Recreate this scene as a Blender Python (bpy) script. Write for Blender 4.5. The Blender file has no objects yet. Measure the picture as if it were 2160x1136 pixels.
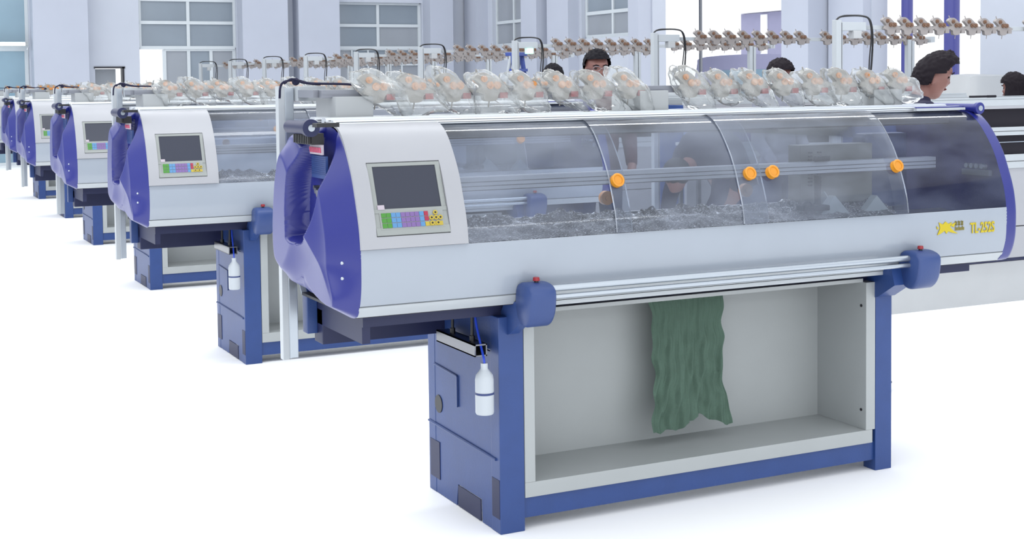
import bpy, bmesh, math, random
from mathutils import Vector, Matrix, noise
C = bpy.context.scene.collection
PI = math.pi
random.seed(7)
V = Vector

# ------------------------------------------------------------------ camera
VX = (7000., 105.); VY = (-340., 190.); PC = (1080., 326.)
a = (VX[0]-PC[0], -(VX[1]-PC[1])); b = (VY[0]-PC[0], -(VY[1]-PC[1]))
F = math.sqrt(-(a[0]*b[0]+a[1]*b[1]))
ax = V((a[0], a[1], -F)).normalized(); ay = V((b[0], b[1], -F)).normalized(); az = ax.cross(ay)
CAM = V((-2.21712, -4.45566, 1.65))
cd = bpy.data.cameras.new('camera'); cam = bpy.data.objects.new('camera', cd); C.objects.link(cam)
cam.matrix_world = Matrix(((ax.x, ax.y, ax.z, CAM.x), (ay.x, ay.y, ay.z, CAM.y), (az.x, az.y, az.z, CAM.z), (0, 0, 0, 1)))
cd.sensor_width = 36; cd.lens = F/2160*36; cd.shift_y = -(568-PC[1])/2160; cd.clip_end = 200
bpy.context.scene.camera = cam

# ------------------------------------------------------------------ materials
def lin(c):
    return tuple(((v/255)/12.92 if v/255 <= .04045 else ((v/255+.055)/1.055)**2.4) for v in c)
def mat(name, rgb, rough=.5, metal=0, spec=.5, bump=0, bscale=200, var=0, vscale=6, emit=0, coat=0):
    m = bpy.data.materials.new(name); m.use_nodes = True; nt = m.node_tree; N = nt.nodes; L = nt.links
    p = N['Principled BSDF']; c = lin(rgb)+(1,)
    p.inputs['Base Color'].default_value = c; p.inputs['Roughness'].default_value = rough
    p.inputs['Metallic'].default_value = metal; p.inputs['Specular IOR Level'].default_value = spec
    p.inputs['Coat Weight'].default_value = coat; p.inputs['Coat Roughness'].default_value = .12
    tc = N.new('ShaderNodeTexCoord')
    nz = N.new('ShaderNodeTexNoise'); nz.inputs['Scale'].default_value = vscale; nz.inputs['Detail'].default_value = 4
    L.new(tc.outputs['Object'], nz.inputs['Vector'])
    mx = N.new('ShaderNodeMix'); mx.data_type = 'RGBA'
    v = var if var else .04
    mx.inputs['A'].default_value = tuple(x*(1-v) for x in c[:3])+(1,); mx.inputs['B'].default_value = tuple(min(1, x*(1+v)) for x in c[:3])+(1,)
    L.new(nz.outputs['Fac'], mx.inputs['Factor']); L.new(mx.outputs['Result'], p.inputs['Base Color'])
    if bump:
        n2 = N.new('ShaderNodeTexNoise'); n2.inputs['Scale'].default_value = bscale; L.new(tc.outputs['Object'], n2.inputs['Vector'])
        bp = N.new('ShaderNodeBump'); bp.inputs['Strength'].default_value = bump; bp.inputs['Distance'].default_value = .004
        L.new(n2.outputs['Fac'], bp.inputs['Height']); L.new(bp.outputs['Normal'], p.inputs['Normal'])
    if emit:
        p.inputs['Emission Color'].default_value = c; p.inputs['Emission Strength'].default_value = emit
    return m
def clear(name, tint, haze, hz0, hz1, scale, rough=.05, fres=1.45, stretch=(1, 1, 1), gl=1.0, bump=0, bscale=30, f0=.35, f1=.7):
    m = bpy.data.materials.new(name); m.use_nodes = True; nt = m.node_tree; N = nt.nodes; L = nt.links
    N.remove(N['Principled BSDF']); out = N['Material Output']
    tr = N.new('ShaderNodeBsdfTransparent'); tr.inputs['Color'].default_value = tuple(tint)+(1,)
    df = N.new('ShaderNodeBsdfDiffuse'); df.inputs['Color'].default_value = tuple(haze)+(1,)
    gs = N.new('ShaderNodeBsdfGlossy'); gs.inputs['Roughness'].default_value = rough; gs.inputs['Color'].default_value = (gl, gl, gl, 1)
    tc = N.new('ShaderNodeTexCoord'); mp = N.new('ShaderNodeMapping'); mp.inputs['Scale'].default_value = stretch
    nz = N.new('ShaderNodeTexNoise'); nz.inputs['Scale'].default_value = scale; nz.inputs['Detail'].default_value = 5
    L.new(tc.outputs['Object'], mp.inputs['Vector']); L.new(mp.outputs['Vector'], nz.inputs['Vector'])
    mr = N.new('ShaderNodeMapRange'); mr.inputs['From Min'].default_value = f0; mr.inputs['From Max'].default_value = f1
    mr.inputs['To Min'].default_value = hz0; mr.inputs['To Max'].default_value = hz1; L.new(nz.outputs['Fac'], mr.inputs['Value'])
    m1 = N.new('ShaderNodeMixShader'); L.new(mr.outputs['Result'], m1.inputs['Fac']); L.new(tr.outputs[0], m1.inputs[1]); L.new(df.outputs[0], m1.inputs[2])
    fr = N.new('ShaderNodeFresnel'); fr.inputs['IOR'].default_value = fres
    m2 = N.new('ShaderNodeMixShader'); L.new(fr.outputs[0], m2.inputs['Fac']); L.new(m1.outputs[0], m2.inputs[1]); L.new(gs.outputs[0], m2.inputs[2])
    if bump:
        n2 = N.new('ShaderNodeTexNoise'); n2.inputs['Scale'].default_value = bscale; n2.inputs['Detail'].default_value = 6
        L.new(tc.outputs['Object'], n2.inputs['Vector'])
        bp = N.new('ShaderNodeBump'); bp.inputs['Strength'].default_value = bump; bp.inputs['Distance'].default_value = .02
        L.new(n2.outputs['Fac'], bp.inputs['Height'])
        L.new(bp.outputs['Normal'], gs.inputs['Normal']); L.new(bp.outputs['Normal'], df.inputs['Normal'])
    L.new(m2.outputs[0], out.inputs['Surface'])
    return m
M = dict(
    panel=mat('white_plastic', (156, 157, 162), .38, spec=.45, bump=.05, bscale=500),
    cover=mat('grey_white_sheet', (150, 157, 167), .2, spec=.5),
    lip=mat('white_powder_coat', (156, 160, 161), .45),
    inner=mat('cabinet_inner', (160, 168, 170), .5),
    blue=mat('blue_plastic', (31, 37, 116), .33, spec=.6, bump=.02, bscale=400),
    frame=mat('blue_paint', (35, 62, 118), .42, spec=.5, bump=.1, bscale=120, var=.12, vscale=12),
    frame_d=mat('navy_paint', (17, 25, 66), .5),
    grey_blue=mat('blue_grey_cast', (42, 64, 116), .4, spec=.5, bump=.1, bscale=150),
    alu=mat('aluminium', (175, 182, 190), .28, metal=.85),
    alu_l=mat('light_aluminium', (175, 180, 184), .45, metal=.2),
    rail_in=mat('pale_rail', (186, 190, 198), .45, metal=.1), rail_top=mat('bright_rail', (222, 226, 230), .3, metal=.5),
    bar=mat('grey_bar', (128, 131, 140), .4, metal=.3),
    steel=mat('steel', (120, 122, 128), .3, metal=.9),
    dark=mat('dark_grey', (32, 32, 40), .5),
    black=mat('black_rubber', (14, 14, 20), .45),
    screen=mat('screen_glass', (44, 48, 62), .25, spec=.4),
    bezel=mat('grey_bezel', (138, 142, 140), .4),
    key_g=mat('key_green', (60, 125, 40), .5), key_b=mat('key_blue', (75, 125, 170), .5), key_p=mat('key_purple', (110, 85, 140), .5),
    key_r=mat('key_red', (150, 30, 60), .5), key_y=mat('key_yellow', (170, 150, 50), .5),
    pink=mat('pink_label', (190, 80, 110), .5), labelw=mat('label_white', (170, 160, 170), .5),
    orange=mat('orange_plastic', (205, 135, 28), .35), disc=mat('orange_disc', (190, 125, 60), .4),
    unit=mat('tension_body', (142, 138, 132), .5), unit2=mat('tension_body_bare', (140, 134, 132), .5), disc2=mat('tan_disc', (112, 84, 66), .5),
    red=mat('red_button', (140, 22, 34), .35), white=mat('white_box', (160, 163, 165), .5), whiteb=mat('white_box_face', (168, 170, 172), .5),
    green=mat('green_knit', (112, 138, 124), .9, spec=.1, bump=.5, bscale=260, var=.15, vscale=14),
    bottle=mat('milky_plastic', (178, 184, 190), .35), band=mat('bottle_band', (40, 55, 105), .5), tube=mat('blue_tube', (40, 70, 190), .3),
    gold=mat('gold', (190, 170, 30), .3, metal=.3), goldd=mat('dull_gold', (140, 130, 70), .3, metal=.4),
    wall=mat('white_wall', (184, 189, 200), .7, var=.05, vscale=1.5), wall2=mat('pilaster_wall', (176, 181, 194), .7, var=.05, vscale=1.5),
    winf=mat('window_frame_paint', (196, 202, 206), .5), glass=mat('grey_glass', (130, 140, 150), .12, spec=.6, var=.12, vscale=1.2),
    glass2=mat('teal_glass', (125, 152, 168), .12, spec=.6, var=.12, vscale=1.2), glass3=mat('warm_glass', (145, 150, 157), .12, spec=.6, var=.1, vscale=1.2),
    floor=mat('white_floor', (250, 250, 250), .55, spec=.2, var=.005),
    skin=mat('skin', (122, 82, 74), .5), lips=mat('lips', (115, 62, 60), .5), hair=mat('black_hair', (14, 12, 20), .75, spec=.2, bump=.5, bscale=260),
    hairb=mat('brown_hair', (26, 20, 27), .75, spec=.2, bump=.5, bscale=260), eye=mat('eye', (25, 20, 22), .2),
    c_maroon=mat('maroon_cloth', (60, 18, 34), .9), c_blue=mat('blue_cloth', (40, 52, 120), .9), c_grey=mat('grey_striped_cloth', (125, 128, 140), .9, var=.35, vscale=30),
    c_black=mat('black_cloth', (18, 14, 26), .9), c_navy=mat('navy_cloth', (20, 20, 50), .9), c_jean=mat('denim', (38, 48, 80), .9),
    lav=mat('lavender_wall', (150, 149, 176), .8), lblue=mat('light_blue_plastic', (90, 120, 170), .4), purple=mat('purple_plastic', (100, 95, 150), .5),
    pillar=mat('blue_pillar_paint', (70, 72, 140), .4), glow=mat('fluorescent_tube', (235, 250, 255), .5, emit=6), glowg=mat('green_lamp', (175, 255, 215), .5, emit=1.0),
    beige=mat('beige_box', (110, 112, 108), .5), ladder=mat('ladder_blue', (50, 70, 140), .4),
)
M['hood'] = clear('clear_hood', (.78, .82, .88), (.27, .30, .37), .10, .42, 3.0, rough=.06, fres=1.42, stretch=(1, 2, 2))
M['hood3'] = clear('clear_hood_end', (.80, .84, .92), (.20, .23, .34), .0, .22, 3, rough=.06, fres=1.4, stretch=(1, 2, 3))
M['hood2'] = clear('clear_hood_back', (.80, .84, .92), (.22, .25, .33), .12, .38, 3, rough=.2, fres=1.25)
M['edge'] = clear('acrylic_edge', (.85, .88, .93), (.42, .45, .50), .35, .7, 20, rough=.1)
M['bag'] = clear('clear_bag', (.97, .98, .98), (.68, .70, .70), .16, .44, 12, rough=.15, fres=1.22, bump=.6, bscale=20)
M['film'] = clear('crumpled_film', (.42, .43, .48), (.75, .77, .80), .0, .9, 110, rough=.08, fres=1.6, stretch=(1, 2, 1), bump=1.0, bscale=120, f0=.53, f1=.66)  # white noise specks in the haze colour stand in for glints

# ------------------------------------------------------------------ object helpers
def obj(name, bm, mats, parent=None, smooth=False, loc=None):
    me = bpy.data.meshes.new(name)
    if isinstance(mats, bpy.types.Material): mats = [mats]
    for m in mats: me.materials.append(m)
    bmesh.ops.recalc_face_normals(bm, faces=bm.faces[:])
    bm.to_mesh(me); bm.free()
    if smooth:
        for p in me.polygons: p.use_smooth = True
        try: me.set_sharp_from_angle(angle=math.radians(smooth if smooth is not True else 40))
        except Exception: pass
    o = bpy.data.objects.new(name, me); C.objects.link(o)
    if parent is not None: o.parent = parent
    if loc is not None: o.location = loc
    return o
def tag(o, label, cat, group=None):
    o['label'] = label; o['category'] = cat
    if group: o['group'] = group
    return o
def thing(name, label, cat, loc=(0, 0, 0), rz=0, group=None):
    o = bpy.data.objects.new(name, None); C.objects.link(o); o.location = loc; o.rotation_euler = (0, 0, rz)
    o.empty_display_size = .1
    return tag(o, label, cat, group)
def struct(name, bm, mats, parent=None):
    o = obj(name, bm, mats, parent)
    if parent is None: o['kind'] = 'structure'
    return o
KIDS = {}
def copy_tree(o, parent=None):
    c = o.copy(); C.objects.link(c)
    c.parent = parent
    for ch in [x for x in ALLCH(o)]:
        copy_tree(ch, c)
    return c
def ALLCH(o):
    return list(o.children)
def B():
    return bmesh.new()
def box(bm, x0, x1, y0, y1, z0, z1, mi=0, bev=0):
    r = bmesh.ops.create_cube(bm, size=1)
    vs = r['verts']
    for v in vs:
        v.co = V(((x0+x1)/2+v.co.x*(x1-x0), (y0+y1)/2+v.co.y*(y1-y0), (z0+z1)/2+v.co.z*(z1-z0)))
    fs = {f for v in vs for f in v.link_faces}
    for f in fs: f.material_index = mi
    if bev:
        es = list({e for v in vs for e in v.link_edges})
        rr = bmesh.ops.bevel(bm, geom=es, offset=bev, segments=2, affect='EDGES', profile=.7)
        for f in rr['faces']: f.material_index = mi
    return bm
def cyl(bm, p, q, r, n=16, r2=None, mi=0, cap=True):
    p = V(p); q = V(q); d = q-p; L = d.length
    res = bmesh.ops.create_cone(bm, cap_ends=cap, segments=n, radius1=r, radius2=r if r2 is None else r2, depth=L)
    rot = V((0, 0, 1)).rotation_difference(d.normalized()).to_matrix().to_4x4()
    mtx = Matrix.Translation((p+q)/2) @ rot
    bmesh.ops.transform(bm, matrix=mtx, verts=res['verts'])
    for f in {f for v in res['verts'] for f in v.link_faces}: f.material_index = mi
    return bm
def ball(bm, c, r, sc=(1, 1, 1), n=16, mi=0):
    res = bmesh.ops.create_uvsphere(bm, u_segments=n, v_segments=max(6, n//2), radius=r)
    for v in res['verts']:
        v.co = V((v.co.x*sc[0]+c[0], v.co.y*sc[1]+c[1], v.co.z*sc[2]+c[2]))
    for f in {f for v in res['verts'] for f in v.link_faces}: f.material_index = mi
    return bm
def prism(bm, pts, axis, a0, a1, mi=0):
    def mk(p, t):
        if axis == 'x': return V((t, p[0], p[1]))
        if axis == 'y': return V((p[0], t, p[1]))
        return V((p[0], p[1], t))
    A = [bm.verts.new(mk(p, a0)) for p in pts]; Bv = [bm.verts.new(mk(p, a1)) for p in pts]
    fs = [bm.faces.new(A), bm.faces.new(Bv[::-1])]
    n = len(pts)
    for i in range(n):
        fs.append(bm.faces.new((A[i], Bv[i], Bv[(i+1) % n], A[(i+1) % n])))
    for f in fs: f.material_index = mi
    return bm
def cr(pts, n=6, closed=False):
    out = []; L = len(pts)
    rng = range(L) if closed else range(L-1)
    for i in rng:
        if closed: p0, p1, p2, p3 = pts[(i-1) % L], pts[i], pts[(i+1) % L], pts[(i+2) % L]
        else: p0, p1, p2, p3 = pts[max(i-1, 0)], pts[i], pts[i+1], pts[min(i+2, L-1)]
        for k in range(n):
            t = k/n
            out.append(tuple(.5*((2*p1[j])+(-p0[j]+p2[j])*t+(2*p0[j]-5*p1[j]+4*p2[j]-p3[j])*t*t+(-p0[j]+3*p1[j]-3*p2[j]+p3[j])*t**3) for j in range(len(p1))))
    if not closed: out.append(tuple(pts[-1]))
    return out
def tubepath(bm, pts, r, n=8, mi=0, smooth=6):
    P = [V(p) for p in (cr(pts, smooth) if smooth else pts)]
    rings = []
    up = V((0, 0, 1))
    for i, p in enumerate(P):
        d = (P[min(i+1, len(P)-1)]-P[max(i-1, 0)]).normalized()
        s = d.cross(up)
        if s.length < .05: s = d.cross(V((0, 1, 0)))
        s.normalize(); u = s.cross(d)
        rings.append([bm.verts.new(p+r*(math.cos(2*PI*k/n)*s+math.sin(2*PI*k/n)*u)) for k in range(n)])
    for A, Bv in zip(rings, rings[1:]):
        for k in range(n):
            f = bm.faces.new((A[k], A[(k+1) % n], Bv[(k+1) % n], Bv[k])); f.material_index = mi
    bm.faces.new(rings[0][::-1]).material_index = mi; bm.faces.new(rings[-1]).material_index = mi
    return bm
def grid(bm, nu, nv, fn, mi=0, skip=None):
    G = [[bm.verts.new(fn(i/nu, j/nv)) for j in range(nv+1)] for i in range(nu+1)]
    for i in range(nu):
        for j in range(nv):
            if skip and skip(i, j): continue
            bm.faces.new((G[i][j], G[i+1][j], G[i+1][j+1], G[i][j+1])).material_index = mi
    return G

# ------------------------------------------------------------------ machine cross-section (y, z), front lower edge to top
PR = [(-.050, .855), (-.084, .895), (-.102, .955), (-.106, 1.02), (-.104, 1.09), (-.09, 1.17), (-.062, 1.25), (-.028, 1.33), (.018, 1.40), (.066, 1.455), (.115, 1.488), (.17, 1.502), (.25, 1.505)]
PRS = cr(PR, 6)
def arc_tab(P):
    s = [0]
    for p, q in zip(P, P[1:]): s.append(s[-1]+math.hypot(q[0]-p[0], q[1]-p[1]))
    return s
ST = arc_tab(PRS)
def prof_t(z0, z1, n, off=0, P=PRS):
    """n+1 points along the front profile between heights z0 and z1 (z1 None: to the top centre), pushed out by off"""
    idx = [i for i, p in enumerate(P)]
    def s_at(z):
        for i in range(len(P)-1):
            if P[i][1] <= z <= P[i+1][1] and P[i+1][1] > P[i][1]:
                t = (z-P[i][1])/(P[i+1][1]-P[i][1]); return ST[i]+t*(ST[i+1]-ST[i])
        return ST[-1]
    s0 = s_at(z0); s1 = ST[-1] if z1 is None else s_at(z1)
    out = []
    for k in range(n+1):
        s = s0+(s1-s0)*k/n
        i = 0
        while i < len(ST)-2 and ST[i+1] < s: i += 1
        t = (s-ST[i])/(ST[i+1]-ST[i]); p, q = P[i], P[i+1]
        y = p[0]+t*(q[0]-p[0]); z = p[1]+t*(q[1]-p[1])
        d = (q[0]-p[0], q[1]-p[1]); l = math.hypot(*d)
        out.append((y-off*d[1]/l, z+off*d[0]/l))
    return out
def shell(bm, x0, x1, pts, th=0, nx=1, mi=0):
    """sheet following pts (y,z) from x0 to x1; th>0 closes it into a slab of that thickness inward"""
    grid(bm, nx, len(pts)-1, lambda u, v: V((x0+u*(x1-x0), *pts[round(v*(len(pts)-1))])), mi)
    if th:
        n = len(pts); inn = []
        for i, p in enumerate(pts):
            a_, b_ = pts[max(i-1, 0)], pts[min(i+1, n-1)]
            d = (b_[0]-a_[0], b_[1]-a_[1]); l = math.hypot(*d)
            inn.append((p[0]+th*d[1]/l, p[1]-th*d[0]/l))
        grid(bm, nx, n-1, lambda u, v: V((x0+u*(x1-x0), *inn[round(v*(n-1))])), mi)
        for xx in (x0, x1):
            grid(bm, 1, n-1, lambda u, v: V((xx, *(pts if u < .5 else inn)[round(v*(n-1))])), mi)
        for e in (0, n-1):
            grid(bm, nx, 1, lambda u, v: V((x0+u*(x1-x0), *(pts if v < .5 else inn)[e])), mi)
    return bm
XL, XR = -.66, 2.28
CAPO = [(-.050, .855), (-.084, .895), (-.102, .955), (-.106, 1.02), (-.104, 1.09), (-.09, 1.17), (-.062, 1.25), (-.028, 1.33), (.018, 1.40), (.066, 1.455), (.12, 1.492),
        (.20, 1.505), (.32, 1.506), (.42, 1.495), (.50, 1.44), (.56, 1.34), (.595, 1.22), (.61, 1.10), (.60, 1.01), (.56, .945), (.47, .905), (.33, .885), (.18, .865), (.04, .848)]
CAPS = cr(CAPO, 5, True)
def sdist(y, z, poly):
    """signed distance to polygon, positive inside"""
    ins = False; dm = 9
    n = len(poly)
    for i in range(n):
        y0, z0 = poly[i]; y1, z1 = poly[(i+1) % n]
        if (z0 > z) != (z1 > z) and y < (y1-y0)*(z-z0)/(z1-z0)+y0: ins = not ins
        dx, dy = y1-y0, z1-z0
        t = max(0, min(1, ((y-y0)*dx+(z-z0)*dy)/(dx*dx+dy*dy)))
        dm = min(dm, math.hypot(y-y0-t*dx, z-z0-t*dy))
    return dm if ins else -dm
REC = [(.36, 1.12), (.350, 1.095), (.25, 1.085), (.178, 1.112), (.138, 1.165), (.118, 1.22), (.10, 1.29), (.082, 1.36), (.082, 1.42), (.10, 1.47), (.10, 1.56), (.23, 1.56), (.25, 1.485), (.30, 1.39), (.345, 1.285), (.362, 1.185)]
REC = cr(REC, 3, True)
def sstep(a_, b_, x):
    t = max(0, min(1, (x-a_)/(b_-a_))); return t*t*(3-2*t)
def cap_bm(side):
    """end cover as a loft of rings; the left one is deep with a ridge and a long handle recess, the right one a plain dished plate"""
    bm = B(); P = cr(CAPO, 10, True) if side < 0 else CAPS
    n = len(P); cy, cz = .25, 1.19
    x0 = XL if side < 0 else XR
    rings = []
    if side < 0:
        nr = 72
        for k in range(1, nr+1):
            r = (k/nr)**.85; ring = []
            for (y, z) in P:
                yy = cy+(y-cy)*r; zz = cz+(z-cz)*r
                s_ = max(0, sdist(yy, zz, CAPS)) if k < nr else 0
                w = .13+(.030-.13)*max(sstep(.15, .45, yy), .85*sstep(1.04, .89, zz))
                t = min(1, s_/w)
                d = .078*(t if yy < .3 else t**.6)+.042*sstep(w*.9, w+.17-.11*sstep(.2, .45, yy), s_)
                sd = sdist(yy, zz, REC)
                d -= .090*sstep(-.003, .014, sd)*min(1, d/.06)
                ring.append(bm.verts.new((x0-max(0, d), yy, zz)))
            rings.append(ring)
        c = bm.verts.new((x0-.028, cy, cz))
    else:
        th = .062
        for (r, d) in [(k/8*.9, th*.97) for k in range(1, 9)]+[(.95, th), (.985, th*.95), (.997, th*.86), (1.0, th*.7), (1.0, 0)]:
            rings.append([bm.verts.new((x0+d, cy+(y-cy)*r, cz+(z-cz)*r)) for (y, z) in P])
        c = bm.verts.new((x0+th*.97, cy, cz))
    for k in range(n): bm.faces.new((c, rings[0][k], rings[0][(k+1) % n]))
    for A, Bv in zip(rings, rings[1:]):
        for k in range(n): bm.faces.new((A[k], Bv[k], Bv[(k+1) % n], A[(k+1) % n]))
    inner = [bm.verts.new((x0-side*.002, y, z)) for (y, z) in P]
    for k in range(n): bm.faces.new((rings[-1][k], inner[k], inner[(k+1) % n], rings[-1][(k+1) % n]))
    bm.faces.new(inner)
    return bm

def text_mesh(s, size, depth, sx=1):
    cu = bpy.data.curves.new('lettering', 'FONT'); cu.body = s; cu.size = size; cu.extrude = depth; cu.offset = size*.02
    to = bpy.data.objects.new('tmp', cu); C.objects.link(to)
    dg = bpy.context.evaluated_depsgraph_get(); dg.update()
    me = bpy.data.meshes.new_from_object(to.evaluated_get(dg))
    bpy.data.objects.remove(to)
    for v in me.vertices: v.co.x *= sx
    return me

UOUT = cr([(-.066, .028), (-.045, .046), (-.012, .046), (.024, .020), (.052, -.004), (.088, -.020), (.06, -.030), (.036, -.034), (.028, -.056), (.0, -.062), (-.024, -.056), (-.030, -.034), (-.05, -.026), (-.036, -.004), (-.048, .010)], 3, True)
def tension_bm(mis=(0, 1, 2)):
    bm = B()
    prism(bm, UOUT, 'y', -.012, .016, mis[0])
    for (x, z, r) in ((-.028, .024, .0125), (-.002, .0, .0145), (.027, .0, .0145)):
        cyl(bm, (x, -.012, z), (x, -.022, z), r, 14, mi=mis[1]); cyl(bm, (x, -.020, z), (x, -.030, z), r*.4, 8, mi=mis[1])
    box(bm, .040, .072, -.016, .010, -.050, -.028, mis[2])
    cyl(bm, (-.045, .0, .04), (-.055, .0, .062), .003, 6, mi=mis[0]); cyl(bm, (.0, 0, -.06), (-.004, 0, -.085), .0025, 6, mi=mis[0])
    return bm
def K(k): return -.44+.155*k if k < 8 else .94+.1585*(k-8)

# ================================================================== the knitting machine seen from the front
def make_machine(near):
    t = thing('knitting_machine', 'machine', 'knitting machine')
    P = lambda n, bm, m, par=t, **k: obj(n, bm, m, par, **k)
    # --- end covers
    lc = P('end_cover', cap_bm(-1), M['blue'], smooth=75)
    bm = B(); cyl(bm, (-.755, .36, 1.500), (-.755, .13, 1.500), .024, 20); cyl(bm, (-.755, .135, 1.500), (-.755, .108, 1.500), .031, 24)
    P('hinge_roller', bm, M['frame_d'], lc, smooth=40)
    bm = B(); cyl(bm, (-.755, .109, 1.500), (-.755, .104, 1.500), .012, 20)
    P('roller_washer', bm, M['alu'], lc, smooth=40)
    bm = B(); box(bm, -.745, -.70, .14, .33, 1.44, 1.48); box(bm, -.77, -.69, -.0, .05, 1.505, 1.519)
    for i in range(9): box(bm, -.757, -.745, .145+i*.02, .155+i*.02, 1.444, 1.475)
    P('hinge_grille', bm, M['black'], lc)
    bm = B(); box(bm, -.715, -.709, .115, .255, 1.405, 1.440); P('warning_label', bm, M['labelw'], lc)
    bm = B()
    for i in range(8):
        y = .244-i*.0155
        prism(bm, [(y, 1.412), (y-.009, 1.412), (y-.003, 1.430), (y+.006, 1.430)], 'x', -.719, -.713)
    P('label_lettering', bm, M['pink'], lc)
    bm = B()
    box(bm, -.704, -.696, .11, .27, 1.32, 1.40)
    for i in range(10): cyl(bm, (-.705, .11, 1.335+i*.007), (-.705, .27, 1.335+i*.007), .0012, 6)
    P('vent_screen', bm, M['frame'], lc)
    bm = B()
    cyl(bm, (-.69, .16, 1.268), (-.722, .16, 1.268), .014, 14); cyl(bm, (-.69, .195, 1.276), (-.718, .195, 1.276), .011, 12); cyl(bm, (-.69, .23, 1.285), (-.712, .23, 1.285), .008, 12)
    P('socket', bm, M['steel'], lc, smooth=40)
    bm = B(); ball(bm, (-.722, -.096, 1.052), .006, n=10); P('screw', bm, M['alu'], lc, smooth=True)
    bm = B(); ball(bm, (-.722, -.096, 1.00), .006, n=10); P('screw', bm, M['alu'], lc, smooth=True)
    rc = P('end_cover', cap_bm(1), M['blue'], smooth=50)
    bm = B(); ball(bm, (2.313, -.098, 1.052), .006, n=10); P('screw', bm, M['alu'], rc, smooth=True)
    bm = B(); ball(bm, (2.313, -.098, 1.00), .006, n=10); P('screw', bm, M['alu'], rc, smooth=True)
    bm = B(); cyl(bm, (2.31, .10, 1.512), (2.31, .36, 1.512), .020, 20); cyl(bm, (2.31, .10, 1.512), (2.31, .082, 1.512), .026, 22)
    P('hinge_roller', bm, M['blue'], rc, smooth=40)
    bm = B(); cyl(bm, (2.31, .083, 1.512), (2.31, .078, 1.512), .012, 20); P('roller_washer', bm, M['alu'], rc, smooth=40)
    bm = B(); box(bm, 2.00, 2.27, .14, .30, 1.505, 1.522, bev=.004); P('hinge_plate', bm, M['blue'], rc)
    bm = B(); box(bm, 1.98, 2.26, .12, .14, 1.506, 1.516); P('hinge_trim', bm, M['alu_l'], rc)
    # --- lower front cover
    fc = P('front_cover', shell(B(), XL, XR, prof_t(.897, 1.09, 16), .01, nx=1), M['cover'], smooth=50)
    bm = B(); shell(bm, XL-.0, XR, prof_t(.856, .893, 6, .002), .012); P('lower_trim', bm, M['alu_l'], smooth=50)
    bm = B(); box(bm, XL, XR, -.05, .56, .852, .862); P('belly_plate', bm, M['dark'])
    MB = [(1.0-0, 0)]
    back = [(.61-(p[0]+.106), p[1]) for p in prof_t(.856, 1.09, 14)]
    P('rear_cover', shell(B(), XL, XR, back, .008), M['cover'], smooth=50)
    # lettering and emblem in gold
    me = text_mesh('TL-252S', .062, .0015, .66)
    me.materials.append(M['gold']); lo = bpy.data.objects.new('model_lettering', me); C.objects.link(lo); lo.parent = fc
    lo.location = (2.068, -.1085, .990); lo.rotation_euler = (PI/2, 0, 0)
    bm = B()
    for q in ([(1.885, .992), (1.90, 1.02), (1.893, 1.045), (1.915, 1.035), (1.93, 1.047), (1.945, 1.036), (1.965, 1.042), (1.955, 1.022), (1.975, 1.005), (2.0, .992), (1.965, .998), (1.945, 1.005), (1.935, .995), (1.925, 1.008), (1.905, .998)],
              [(1.955, 1.03), (1.985, 1.04), (1.975, 1.02)], [(1.88, 1.03), (1.893, 1.022), (1.885, 1.015)]):
        prism(bm, q, 'y', -.1095, -.107)
    P('emblem', bm, M['gold'], fc)
    bm = B()
    for i in range(3):
        x = 1.982+i*.017
        for (dx0, dx1, z0, z1) in ((0, .012, 1.040, 1.043), (.0, .012, 1.029, 1.032), (.002, .005, 1.026, 1.046), (.008, .011, 1.026, 1.044)):
            box(bm, x+dx0, x+dx1, -.1095, -.107, z0, z1)
    for i in range(8): box(bm, 1.984+i*.0065, 1.988+i*.0065, -.1095, -.107, 1.006, 1.006+(.012 if i % 3 else .017))
    P('emblem_writing', bm, M['goldd'], fc)
    # --- control panel
    n = 30; pts = prof_t(1.091, None, n, .012)
    sx0, sx1 = -.602, -.330; nx = 24
    cols = [XL]+[sx0]+[sx0+(sx1-sx0)*k/6 for k in range(1, 6)]+[sx1]+[-.265]
    rows = [i for i, p in enumerate(pts) if 1.128 < p[1] < 1.382]
    r0, r1 = rows[0], rows[-1]
    bm = B()
    G = [[bm.verts.new((x, *p)) for p in pts] for x in cols]
    for i in range(len(cols)-1):
        for j in range(n):
            if 1 <= i < len(cols)-2 and r0 <= j < r1: continue
            bm.faces.new((G[i][j], G[i+1][j], G[i+1][j+1], G[i][j+1]))
    ip = prof_t(1.091, None, n, -.004)
    I = [[bm.verts.new((x, *p)) for p in ip] for x in (XL, -.265)]
    for j in range(n):
        bm.faces.new((G[-1][j], I[1][j], I[1][j+1], G[-1][j+1])); bm.faces.new((G[0][j], I[0][j], I[0][j+1], G[0][j+1]))
    bm.faces.new([g[0] for g in G]+[I[1][0], I[0][0]])
    # recess walls
    y0, z0 = pts[r0]; y1, z1 = pts[r1]
    dn = V((0, -(z1-z0), (y1-y0))).normalized()
    dep = .022
    def W(pt, x, d): return V((x, pt[0], pt[1]))-dn*d
    loop = [(x, r0) for x in cols[1:-1]]+[(cols[-2], j) for j in range(r0+1, r1+1)]+[(x, r1) for x in cols[1:-1][::-1][1:]]+[(cols[1], j) for j in range(r1-1, r0, -1)]
    A = [G[cols.index(x)][j] for x, j in loop]
    def flat(x, j):
        tt = (j-r0)/(r1-r0); return V((x, y0+tt*(y1-y0), z0+tt*(z1-z0)))-dn*.008
    Bv = [bm.verts.new(flat(x, j)) for x, j in loop]
    m_ = len(loop)
    for k in range(m_): bm.faces.new((A[k], A[(k+1) % m_], Bv[(k+1) % m_], Bv[k]))
    bm.faces.new(Bv)
    cp = P('control_panel', bm, M['panel'], smooth=35)
    vdir = V((0, y1-y0, z1-z0)); vl = vdir.length; vdir.normalize()
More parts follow.
